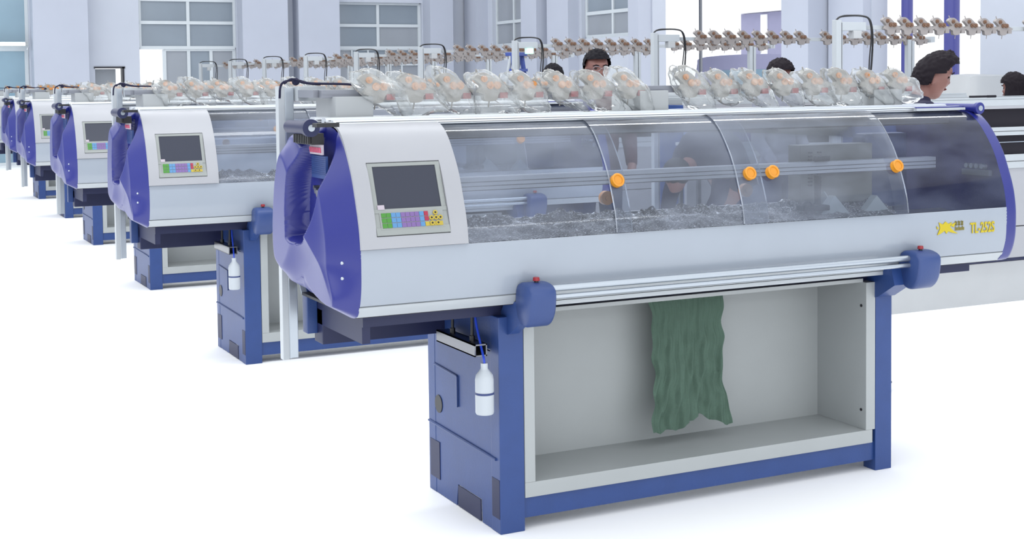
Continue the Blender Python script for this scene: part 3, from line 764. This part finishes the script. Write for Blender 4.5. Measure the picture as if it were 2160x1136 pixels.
def person(name_label, loc, rz, h, hair, hairstyle, shirt, trousers, tilt=0, glasses=False, collar=None, long=False, lean=0):
    s = h/1.75
    t = thing('person', name_label, 'person', loc, rz)
    hz = h-.118*s
    bm = B()
    headf(bm, (0, -.01, hz), s)
    limb(bm, [((0, .015, hz-.06*s), .052*s), ((0, .035, hz-.17*s), .055*s), ((0, .03, hz-.24*s), .07*s)])
    ch = h-.40*s
    ball(bm, (0, .02, ch), .15*s, (1.15, .72, 1.1), 20); ball(bm, (0, .02, ch-.22*s), .14*s, (1.0, .72, 1.2), 20); ball(bm, (0, .02, ch-.40*s), .145*s, (1.1, .75, .9), 20)
    limb(bm, [((-.17*s, .02, ch+.10*s), .06*s), ((.17*s, .02, ch+.10*s), .06*s)])
    for k in (-1, 1):
        limb(bm, [((k*.19*s, .02, ch+.08*s), .055*s), ((k*.235*s, .01, ch-.20*s), .042*s), ((k*.20*s, -.14*s, ch-.38*s), .032*s), ((k*.17*s, -.20*s, ch-.42*s), .03*s)])
        hx = k*.16*s; hy = -.25*s; hzz = ch-.44*s
        ball(bm, (hx, hy, hzz), .035*s, (.9, 1.2, .5), 12)
        for q in range(4):
            fx = hx+(q-1.5)*.017*s
            limb(bm, [((fx, hy-.03*s, hzz), .0085*s), ((fx, hy-.062*s+abs(q-1.3)*.004, hzz-.006), .008*s), ((fx, hy-.085*s+abs(q-1.3)*.006, hzz-.022), .007*s)])
        limb(bm, [((hx-k*.03*s, hy, hzz), .010*s), ((hx-k*.05*s, hy-.03*s, hzz-.008), .009*s), ((hx-k*.052*s, hy-.052*s, hzz-.014), .008*s)])
        limb(bm, [((k*.09*s, .02, h*.52), .085*s), ((k*.10*s, .0, h*.285), .056*s), ((k*.10*s, .03, .07), .04*s)])
        limb(bm, [((k*.10*s, .04, .045), .04*s), ((k*.11*s, -.12, .03), .034*s)])
    body = obj('body', bm, M['skin'], t); remesh(body, .010*s, 4)
    # clothes
    bm = B()
    ball(bm, (0, .02, ch), .16*s, (1.18, .76, 1.12), 24); ball(bm, (0, .02, ch-.22*s), .152*s, (1.05, .76, 1.25), 24); ball(bm, (0, .02, ch-.38*s), .155*s, (1.1, .78, .9), 24)
    limb(bm, [((-.17*s, .02, ch+.10*s), .070*s), ((.17*s, .02, ch+.10*s), .070*s)])
    limb(bm, [((0, .032, ch+.13*s), .085*s), ((0, .036, hz-.195*s), .064*s)])
    for k in (-1, 1): limb(bm, [((k*.19*s, .02, ch+.08*s), .067*s), ((k*.235*s, .01, ch-.20*s), .054*s), ((k*.205*s, -.12*s, ch-.355*s), .042*s)])
    sh = obj('shirt', bm, M[shirt], t); remesh(sh, .014*s, 5)
    if collar:
        bm = B(); nn = 20
        rg = []
        for (rr, zz) in ((.078*s, hz-.215*s), (.070*s, hz-.165*s), (.062*s, hz-.165*s), (.066*s, hz-.21*s)):
            rg.append([bm.verts.new((rr*math.cos(2*PI*k/nn), .03+rr*.95*math.sin(2*PI*k/nn), zz)) for k in range(nn)])
        for A, Bv in zip(rg, rg[1:]+rg[:1]):
            for k in range(nn): bm.faces.new((A[k], A[(k+1) % nn], Bv[(k+1) % nn], Bv[k]))
        obj('collar', bm, M[collar], sh, smooth=60)
    bm = B(); ball(bm, (0, .02, h*.53), .155*s, (1.1, .78, .7), 20)
    for k in (-1, 1): limb(bm, [((k*.09*s, .02, h*.52), .095*s), ((k*.10*s, .0, h*.285), .07*s), ((k*.10*s, .03, .09), .058*s)])
    tr = obj('trousers', bm, M[trousers], t); remesh(tr, .016*s, 3)
    bm = B()
    for k in (-1, 1): ball(bm, (k*.105*s, -.05, .045), .06, (.8, 2.1, .72), 16)
    obj('shoes', bm, M['black'], t, smooth=True)
    # hair
    bm = B(); bmesh.ops.create_uvsphere(bm, u_segments=72, v_segments=48, radius=1)
    kill = []
    for v in bm.verts:
        p = v.co.normalized()
        # p.y<0 face side; hairline
        line = .34 if p.y < -.35 else (-.15 if p.y < .1 else -.62)
        tt = sstep(-.75, .15, p.y); line = .42*(1-tt)+(-.58)*tt
        if hairstyle == 'fringe': line = .20*(1-tt)+(-.6)*tt
        if abs(p.x) > .75 and -.2 < p.y < .15: line = -.05
        elif hairstyle == 'short' and p.y < -.1: line = .36
        n_ = .05*noise.noise(p*7+V((h*9, 0, 0)))+.035*noise.noise(p*19)+.03*abs(noise.noise(V((p.x*30, p.y*30, p.z*4))))
        R = V((.088*s, .106*s, .098*s))*(1.06+(.16 if hairstyle != 'short' else .08)*max(0, p.z)+n_*1.6)
        q = V((p.x*R.x, p.y*R.y+.004, p.z*R.z+.024*s))
        if p.z < line: 
            if not long: kill.append(v)
        if long and p.z < .15:
            if p.y > -.45:
                l_ = max(.2, math.hypot(p.x, p.y)); q = V((p.x/l_*R.x*(1.0+.25*(.15-p.z)), p.y/l_*R.y*.95+.01, q.z-.30*s*(.15-p.z)**1.1))
            else: kill.append(v)
        v.co = q+V((0, -.01, hz))
    bmesh.ops.delete(bm, geom=kill, context='VERTS')
    obj('hair', bm, M[hair], t, smooth=70)
    # face details
    for k in (-1, 1):
        bm = B(); ball(bm, (k*.031*s, -.01-.071*s, hz+.002*s), .0105*s, (1.25, .6, .6), 12); obj('eye', bm, M['eye'], body, smooth=True)
        bm = B(); limb(bm, [((k*.016*s, -.01-.090*s, hz+.020*s), .0035*s), ((k*.034*s, -.01-.089*s, hz+.026*s), .004*s), ((k*.052*s, -.01-.076*s, hz+.020*s), .003*s)]); obj('eyebrow', bm, M[hair], body, smooth=True)
    bm = B(); ball(bm, (0, -.01-.085*s, hz-.060*s), .022*s, (1.1, .35, .28), 14); obj('mouth', bm, M['lips'], body, smooth=True)
    if glasses:
        bm = B()
        for k in (-1, 1):
            ring = [(k*.033*s+.024*s*math.cos(a_)*1.1, -.01-.098*s, hz+.0*s+.017*s*math.sin(a_)) for a_ in [2*PI*i/16 for i in range(17)]]
            tubepath(bm, ring, .0018, 6, smooth=0)
            cyl(bm, (k*.058*s, -.01-.097*s, hz), (k*.082*s, .01, hz), .0016, 6)
        cyl(bm, (-.008*s, -.01-.099*s, hz+.002), (.008*s, -.01-.099*s, hz+.002), .0018, 6)
        obj('glasses', bm, M['steel'], t, smooth=50)
    if lean:
        for o in t.children_recursive:
            for v in o.data.vertices:
                v.co.y -= lean*(max(0, v.co.z)/h)**1.6
    return t
person('person with short dark hair and glasses in a maroon collar, face towards the camera', (2.72, 4.22, 0), math.radians(-12), 1.865, 'hair', 'short', 'c_maroon', 'c_jean', glasses=True, collar='c_maroon')
person('person showing only dark hair, left of the one in glasses', (3.62, 6.60, 0), math.radians(150), 1.80, 'hair', 'short', 'c_navy', 'c_jean')
person('person with dark fringe and grey striped shirt, head bowed behind the bags', (4.40, 4.28, 0), math.radians(10), 1.79, 'hairb', 'fringe', 'c_grey', 'c_jean', collar='c_grey')
person('person in profile facing right, tousled dark hair, behind the last bag', (3.03-.45*.9, 1.095+.45*.44, 0), math.radians(62), 1.765, 'hairb', 'mop', 'c_navy', 'c_jean', collar='c_navy', lean=.45)
person('person with long straight dark hair and black top at the right edge', (6.62, 4.02, 0), math.radians(200), 1.665, 'hairb', 'mop', 'c_black', 'c_jean', long=True)
# bending person in dark jacket between the rows
t = thing('person', 'person bending forward in a dark navy jacket behind the nearest machine', 'person', (3.15, 3.35, 0), math.radians(-70))
bm = B()
limb(bm, [((0, .25, .86), .13), ((0, .05, 1.12), .15), ((0, -.18, 1.16), .13)]); limb(bm, [((0, -.2, 1.15), .06), ((0, -.32, 1.08), .05)]); headf(bm, (0, -.42, 1.02), 1)
for k in (-1, 1):
    limb(bm, [((k*.17, -.12, 1.14), .06), ((k*.2, -.24, .88), .045), ((k*.16, -.36, .70), .032)]); ball(bm, (k*.15, -.39, .66), .038, (.8, 1, 1.2), 12)
    for q in range(4): limb(bm, [((k*.15+(q-1.5)*.017, -.40, .64), .008), ((k*.15+(q-1.5)*.017, -.42, .60), .0075), ((k*.15+(q-1.5)*.017, -.41, .575), .007)])
    limb(bm, [((k*.12, -.39, .65), .010), ((k*.10, -.41, .61), .009)])
    limb(bm, [((k*.09, .27, .84), .095), ((k*.10, .18, .46), .06), ((k*.10, .24, .08), .042)]); limb(bm, [((k*.10, .25, .045), .04), ((k*.11, .10, .03), .034)])
body = obj('body', bm, M['skin'], t); remesh(body, .012, 4)
bm = B(); limb(bm, [((0, .27, .88), .15), ((0, .06, 1.14), .172), ((0, -.18, 1.18), .15)]); 
for k in (-1, 1): limb(bm, [((k*.17, -.12, 1.15), .078), ((k*.2, -.24, .88), .058), ((k*.165, -.345, .72), .045)])
jk = obj('jacket', bm, M['c_navy'], t); remesh(jk, .016, 4)
bm = B(); ball(bm, (0, .27, .84), .15, (1.1, .9, .8), 16)
for k in (-1, 1): limb(bm, [((k*.09, .27, .84), .105), ((k*.10, .18, .46), .075), ((k*.10, .24, .10), .06)])
tr = obj('trousers', bm, M['c_jean'], t); remesh(tr, .018, 3)
bm = B(); ball(bm, (0, -.435, 1.045), .098, (.92, 1.05, 1.0), 20); obj('hair', bm, M['hair'], t, smooth=True)
bm = B()
for k in (-1, 1): ball(bm, (k*.105, .17, .045), .06, (.8, 2.1, .72), 16)
obj('shoes', bm, M['black'], t, smooth=True)

# ================================================================== clutter between the rows
def crate(x0, x1, y0, y1, z0, z1, m, label):
    bm = B(); box(bm, x0, x1, y0, y0+.012, z0, z1); box(bm, x0, x1, y1-.012, y1, z0, z1); box(bm, x0, x0+.012, y0, y1, z0, z1); box(bm, x1-.012, x1, y0, y1, z0, z1); box(bm, x0, x1, y0, y1, z0, z0+.012)
    box(bm, x0-.012, x1+.012, y0-.012, y0+.014, z1-.02, z1); box(bm, x0-.012, x1+.012, y1-.014, y1+.012, z1-.02, z1)
    for i in range(4):
        xx = x0+(x1-x0)*(i+.5)/4; box(bm, xx-.006, xx+.006, y0-.006, y0, z0, z1-.02)
    o = obj('crate', bm, m); tag(o, label, 'crate', 'crates on the workbench')
t = thing('workbench', 'grey workbench carrying coloured crates between the two machine rows', 'workbench', (4.22, 4.88, 0))
bm = B(); box(bm, -.30, .62, -.16, .16, 1.12, 1.145, bev=.003); obj('bench_top', bm, M['alu_l'], t)
for (x, y) in ((-.28, -.14), (.58, -.14), (-.28, .12), (.58, .12)):
    bm = B(); box(bm, x, x+.03, y, y+.03, 0, 1.12); obj('leg', bm, M['steel'], t)
crate(3.96, 4.20, 4.77, 4.99, 1.145, 1.36, M['lblue'], 'light blue crate, leftmost on the bench, right of the bending back')
crate(4.25, 4.52, 4.77, 4.99, 1.145, 1.35, M['purple'], 'lavender crate in the middle of the bench')
crate(4.57, 4.80, 4.77, 4.99, 1.145, 1.34, M['c_blue'], 'dark blue crate, rightmost on the bench')
# step ladder near the far corner
t = thing('step_ladder', 'blue folding step ladder standing beyond the left row, right of the fourth bag', 'ladder', (4.32, 8.75, 0), math.radians(35))
for k in (-1, 1):
    bm = B(); cyl(bm, (k*.15, -.25, 0), (k*.10, 0, 1.95), .025, 10); obj('rail', bm, M['ladder'], t, smooth=50)
    bm = B(); cyl(bm, (k*.15, .40, 0), (k*.10, .02, 1.93), .02, 10); obj('rail', bm, M['alu_l'], t, smooth=50)
for i in range(6):
    z = .28+i*.3; y = -.25+.25*z/1.95
    bm = B(); box(bm, -.14+.02*i/6, .14-.02*i/6, y-.04, y+.05, z-.015, z+.015); obj('step', bm, M['ladder'], t)
bm = B(); box(bm, -.12, .12, -.06, .08, 1.93, 1.97, bev=.01); obj('top_plate', bm, M['ladder'], t)
# conduit crossing at far left
# white wrapped stack against the right wall
def bale(x, y, w, d, h, seed, label):
    bm = B(); 
    def f(u, v):
        a_ = 2*PI*u; sx = math.copysign(abs(math.cos(a_))**.3, math.cos(a_)); sy = math.copysign(abs(math.sin(a_))**.3, math.sin(a_))
        n_ = 1+.05*noise.noise(V((math.cos(a_)*3, math.sin(a_)*3, v*6+seed)))
        if v <= 0: return V((sx*w/2*.02, sy*d/2*.02, 0))
        if v >= 1: return V((sx*w/2*.02, sy*d/2*.02, h*(1+.02*math.sin(seed))))
        vv = (v-.1)/.8; return V((sx*w/2*n_*(1-.1*max(0, vv-.8)*5), sy*d/2*n_*(1-.1*max(0, vv-.8)*5), max(0, min(1, vv))*h+.02*noise.noise(V((u*9, seed, 0)))*(vv > .5)))
    grid(bm, 40, 10, f)
    bmesh.ops.remove_doubles(bm, verts=bm.verts[:], dist=.0005)
    o = obj('wrapped_bale', bm, M['whiteb'], smooth=50); o.location = (x, y, 0); tag(o, label, 'bale', 'white wrapped bales by the right wall')
bale(10.7, 9.9, 1.0, 1.0, 1.62, 1, 'white film-wrapped bale by the right wall, just right of the profile face')
bale(10.7, 8.7, 1.0, 1.1, 1.66, 2, 'white film-wrapped bale by the right wall, left of the long dark hair')

# ================================================================== the building
bm = B(); box(bm, -16, 40, -14, 45, -.2, 0); struct('floor', bm, M['floor'])
YB = 26.0; XW = 11.7; HW = 6.5
# far wall with openings, built from blocks between them
bm = B()
def wb(x0, x1, z0, z1): box(bm, x0, x1, YB, YB+.3, z0, z1)
wb(-16, -1.6, 0, HW); wb(-1.6, 1.41, 5.2, HW); wb(1.41, 2.74, 0, HW); wb(2.74, 3.35, 2.08, HW); wb(3.35, 3.69, 0, HW); wb(3.69, 5.84, 5.2, HW); wb(5.84, 8.15, 0, HW); wb(8.15, 10.33, 3.56, HW); wb(10.33, XW+.3, 0, HW)
struct('wall_back', bm, M['wall'])
bm = B()
for (x0, x1) in ((1.44, 2.55), (5.86, 6.9), (7.15, 8.12), (10.36, 10.95)): box(bm, x0, x1, YB-.45, YB, 0, HW)
struct('trim_1', bm, M['wall2'])
# right wall, openings along y: (y0, y1, z0, z1)
ops = [(22.93, 24.95, 2.48, 4.6), (18.42, 20.62, 2.53, 4.6), (13.25, 17.85, 0, 5.2), (9.50, 11.68, 0, 5.2)]
bm = B(); cur = 26.3
for (y0, y1, z0, z1) in ops:
    box(bm, XW, XW+.3, y1, cur, 0, HW); cur = y0
    if z0 > 0: box(bm, XW, XW+.3, y0, y1, 0, z0)
    box(bm, XW, XW+.3, y0, y1, z1, HW)
box(bm, XW, XW+.3, -14, cur, 0, HW)
struct('wall_right', bm, M['wall'])
bm = B()
for (y0, y1, d, mi) in ((25.2, 25.9, .3, 0), (22.0, 22.75, .35, 0), (20.75, 21.7, .25, 0), (17.88, 18.25, .3, 0), (12.55, 13.22, .5, 0), (11.70, 12.5, .15, 0)):
    box(bm, XW-d, XW, y0, y1, 0, HW)
struct('trim_2', bm, M['wall2'])
bm = B(); box(bm, -16.3, -16, -14, 26.3, 0, HW); struct('wall_left', bm, M['wall'])
# windows: frame + panes
def win(idx, kind, u0, u1, z0, z1, us, zs, m, plane, pos, lower=None, th=.035):
    bmf = B(); 
    def bx(bm, a0, a1, c0, c1, d0=-.03, d1=.05):
        if plane == 'y': box(bm, a0, a1, pos+d0, pos+d1, c0, c1)
        else: box(bm, pos+d0, pos+d1, a0, a1, c0, c1)
    for u in [u0, u1]+us: bx(bmf, u-th, u+th, z0, z1)
    for z in [z0, z1]+zs: bx(bmf, u0, u1, z-th, z+th, -.035, .055)
    if lower:
        zt, lus = lower
        for u in lus: bx(bmf, u-.03, u+.03, 0, zt, -.02, .04)
    fr = struct('%s_%d' % (kind, idx), bmf, M['winf']); fr['kind'] = 'structure'
    ucs = sorted([u0, u1]+us); zcs = sorted([z0, z1]+zs)
    for a0, a1 in zip(ucs, ucs[1:]):
        for c0, c1 in zip(zcs, zcs[1:]):
            if (a1-a0) < .05: continue
            bm = B(); bx(bm, a0+th, a1-th, c0+th, c1-th, .0, .01); obj('pane', bm, m[int((a0+c0)*10) % len(m)], fr)
    return fr
gl = [M['glass'], M['glass3']]
win(1, 'window', 3.72, 5.82, 2.5, 5.2, [4.78], [3.05, 3.55, 4.3], [M['glass'], M['glass']], 'y', YB+.12)
win(2, 'window', 8.18, 10.30, 2.5, 3.54, [9.25], [3.02], [M['glass'], M['glass3']], 'y', YB+.12)
win(3, 'window', -1.5, 1.38, 2.5, 5.2, [0], [3.8], [M['glass2']], 'y', YB+.12)
win(4, 'window', 22.96, 24.92, 2.52, 4.6, [24.0], [3.05, 3.8], [M['glass3']], 'x', XW+.12)
win(5, 'window', 18.46, 20.58, 2.57, 4.6, [19.5], [3.05, 3.8], [M['glass3'], M['glass']], 'x', XW+.12)
# door leaves below the transoms
win(1, 'door', 4.25, 5.80, .05, 2.46, [4.78, 5.28], [1.0], [M['glass3'], M['glass']], 'y', YB+.14)
win(2, 'door', 8.20, 10.28, .05, 2.46, [8.6, 9.0, 9.45, 9.85], [2.1, 1.0], [M['glass3'], M['glass']], 'y', YB+.14, th=.02)
win(3, 'door', -1.5, 1.36, .05, 2.46, [-.2, .15], [1.0], [M['glass2']], 'y', YB+.14)
# small doorway in the pilaster wall: grey leaf half open
bm = B(); box(bm, 2.76, 3.20, YB+.18, YB+.22, .02, 2.04); struct('door_4', bm, M['glass3'])
bm = B(); box(bm, 2.72, 3.37, YB-.02, YB+.02, 2.05, 2.09); box(bm, 3.31, 3.35, YB-.02, YB+.2, 0, 2.08); struct('trim_3', bm, M['dark'])
# fluorescent fitting at far left
t = thing('fluorescent_lamp', 'lit fluorescent tube lamp on the teal window transom at the far left', 'lamp', (0.1, YB-.25, 2.56))
bm = B(); cyl(bm, (-1.2, 0, 0), (1.2, 0, 0), .03, 12); obj('tube', bm, M['glow'], t, smooth=50)
bm = B(); box(bm, -1.25, 1.25, .03, .345, .0, .05); box(bm, -1.25, -1.2, -.03, .1, -.03, .05); box(bm, 1.2, 1.25, -.03, .1, -.03, .05); obj('lamp_housing', bm, M['white'], t)
for i, (x, z, w, lb) in enumerate(((10.0, 4.4, 0, ''),)):
    pass
# blue columns in the right opening
for i, (yy, lb) in enumerate(((11.42, 'left'), (10.5, 'right'))):
    bm = B(); cyl(bm, (XW+.45, yy, 0), (XW+.45, yy, HW), .085 if i == 0 else .11, 20)
    o = struct('trim_%d' % (4+i), bm, M['pillar'])
# outside: thin mullion, lavender building and a parked van-like block seen through the big opening
bm = B(); box(bm, XW+.1, XW+.14, 16.38, 16.43, 0, 5.2); struct('trim_6', bm, M['steel'])
t = thing('outbuilding', 'pale lavender outbuilding with white gable seen through the bright opening', 'building', (19, 24.2, 0))
bm = B(); box(bm, 0, .8, -1.2, 1.0, 0, 3.35); obj('wall', bm, M['lav'], t)
bm = B(); prism(bm, [(-1.7, 3.36), (1.6, 3.36), (1.6, 3.6), (.0, 4.0), (-1.7, 3.7)], 'x', -.2, 1.0); obj('roof', bm, M['floor'], t)
bm = B(); box(bm, -.03, 0, -.15, .12, 0, 3.3); obj('downpipe', bm, M['floor'], t)
t = thing('parked_van', 'pale lavender van parked outside the bright opening', 'van', (14.5, 17.6, 0), math.radians(90))
bm = B(); prism(bm, cr([(-1.9, .45), (-1.9, 1.2), (-1.75, 1.95), (-1.2, 2.12), (1.4, 2.12), (1.75, 1.9), (1.95, 1.1), (1.95, .45)], 4, True), 'y', -.8, .8)
obj('van_body', bm, M['lav'], t, smooth=40)
bm = B(); box(bm, -1.1, 1.2, -.81, .81, 1.35, 1.85, bev=.03); obj('side_window', bm, M['glass2'], t)
for x in (-1.2, 1.25):
    for y in (-.75, .75):
        bm = B(); cyl(bm, (x, y-.1, .33), (x, y+.1, .33), .33, 24); obj('wheel', bm, M['black'], t, smooth=50)

# ================================================================== light
w = bpy.data.worlds.new('sky'); bpy.context.scene.world = w; w.use_nodes = True; nt = w.node_tree; N = nt.nodes; L = nt.links
bg = N['Background']; tc = N.new('ShaderNodeTexCoord'); dp = N.new('ShaderNodeVectorMath'); dp.operation = 'DOT_PRODUCT'
dp.inputs[1].default_value = V((-.8, -.25, .35)).normalized()
L.new(tc.outputs['Generated'], dp.inputs[0])
mr = N.new('ShaderNodeMapRange'); mr.inputs['From Min'].default_value = -1; mr.inputs['From Max'].default_value = 1; mr.inputs['To Min'].default_value = 1.15; mr.inputs['To Max'].default_value = 1.95
L.new(dp.outputs['Value'], mr.inputs['Value']); L.new(mr.outputs['Result'], bg.inputs['Strength'])
bg.inputs['Color'].default_value = (.93, .965, 1.0, 1)
def area(name, loc, rot, sx, sy, e, col=(1, 1, 1)):
    l = bpy.data.lights.new(name, 'AREA'); l.shape = 'RECTANGLE'; l.size = sx; l.size_y = sy; l.energy = e; l.color = col
    o = bpy.data.objects.new(name, l); C.objects.link(o); o.location = loc; o.rotation_euler = rot; return o
# rows of ceiling fluorescent strips over the aisles
for i, (y, z, e) in enumerate(((-11.5, 4.4, 220), (1.8, 5, 170), (6.5, 5, 150), (11.5, 5, 150))):
    area('ceiling_strip_light', (1.0, y, z), (0, 0, 0), 14, .35, e, (.95, .98, 1))
vs = bpy.context.scene.view_settings
vs.view_transform = 'Standard'; vs.look = 'None'; vs.gamma = 1; vs.exposure = .10; vs.use_curve_mapping = False
bpy.context.scene.cycles.transparent_max_bounces = 24
bpy.context.scene.cycles.max_bounces = 6
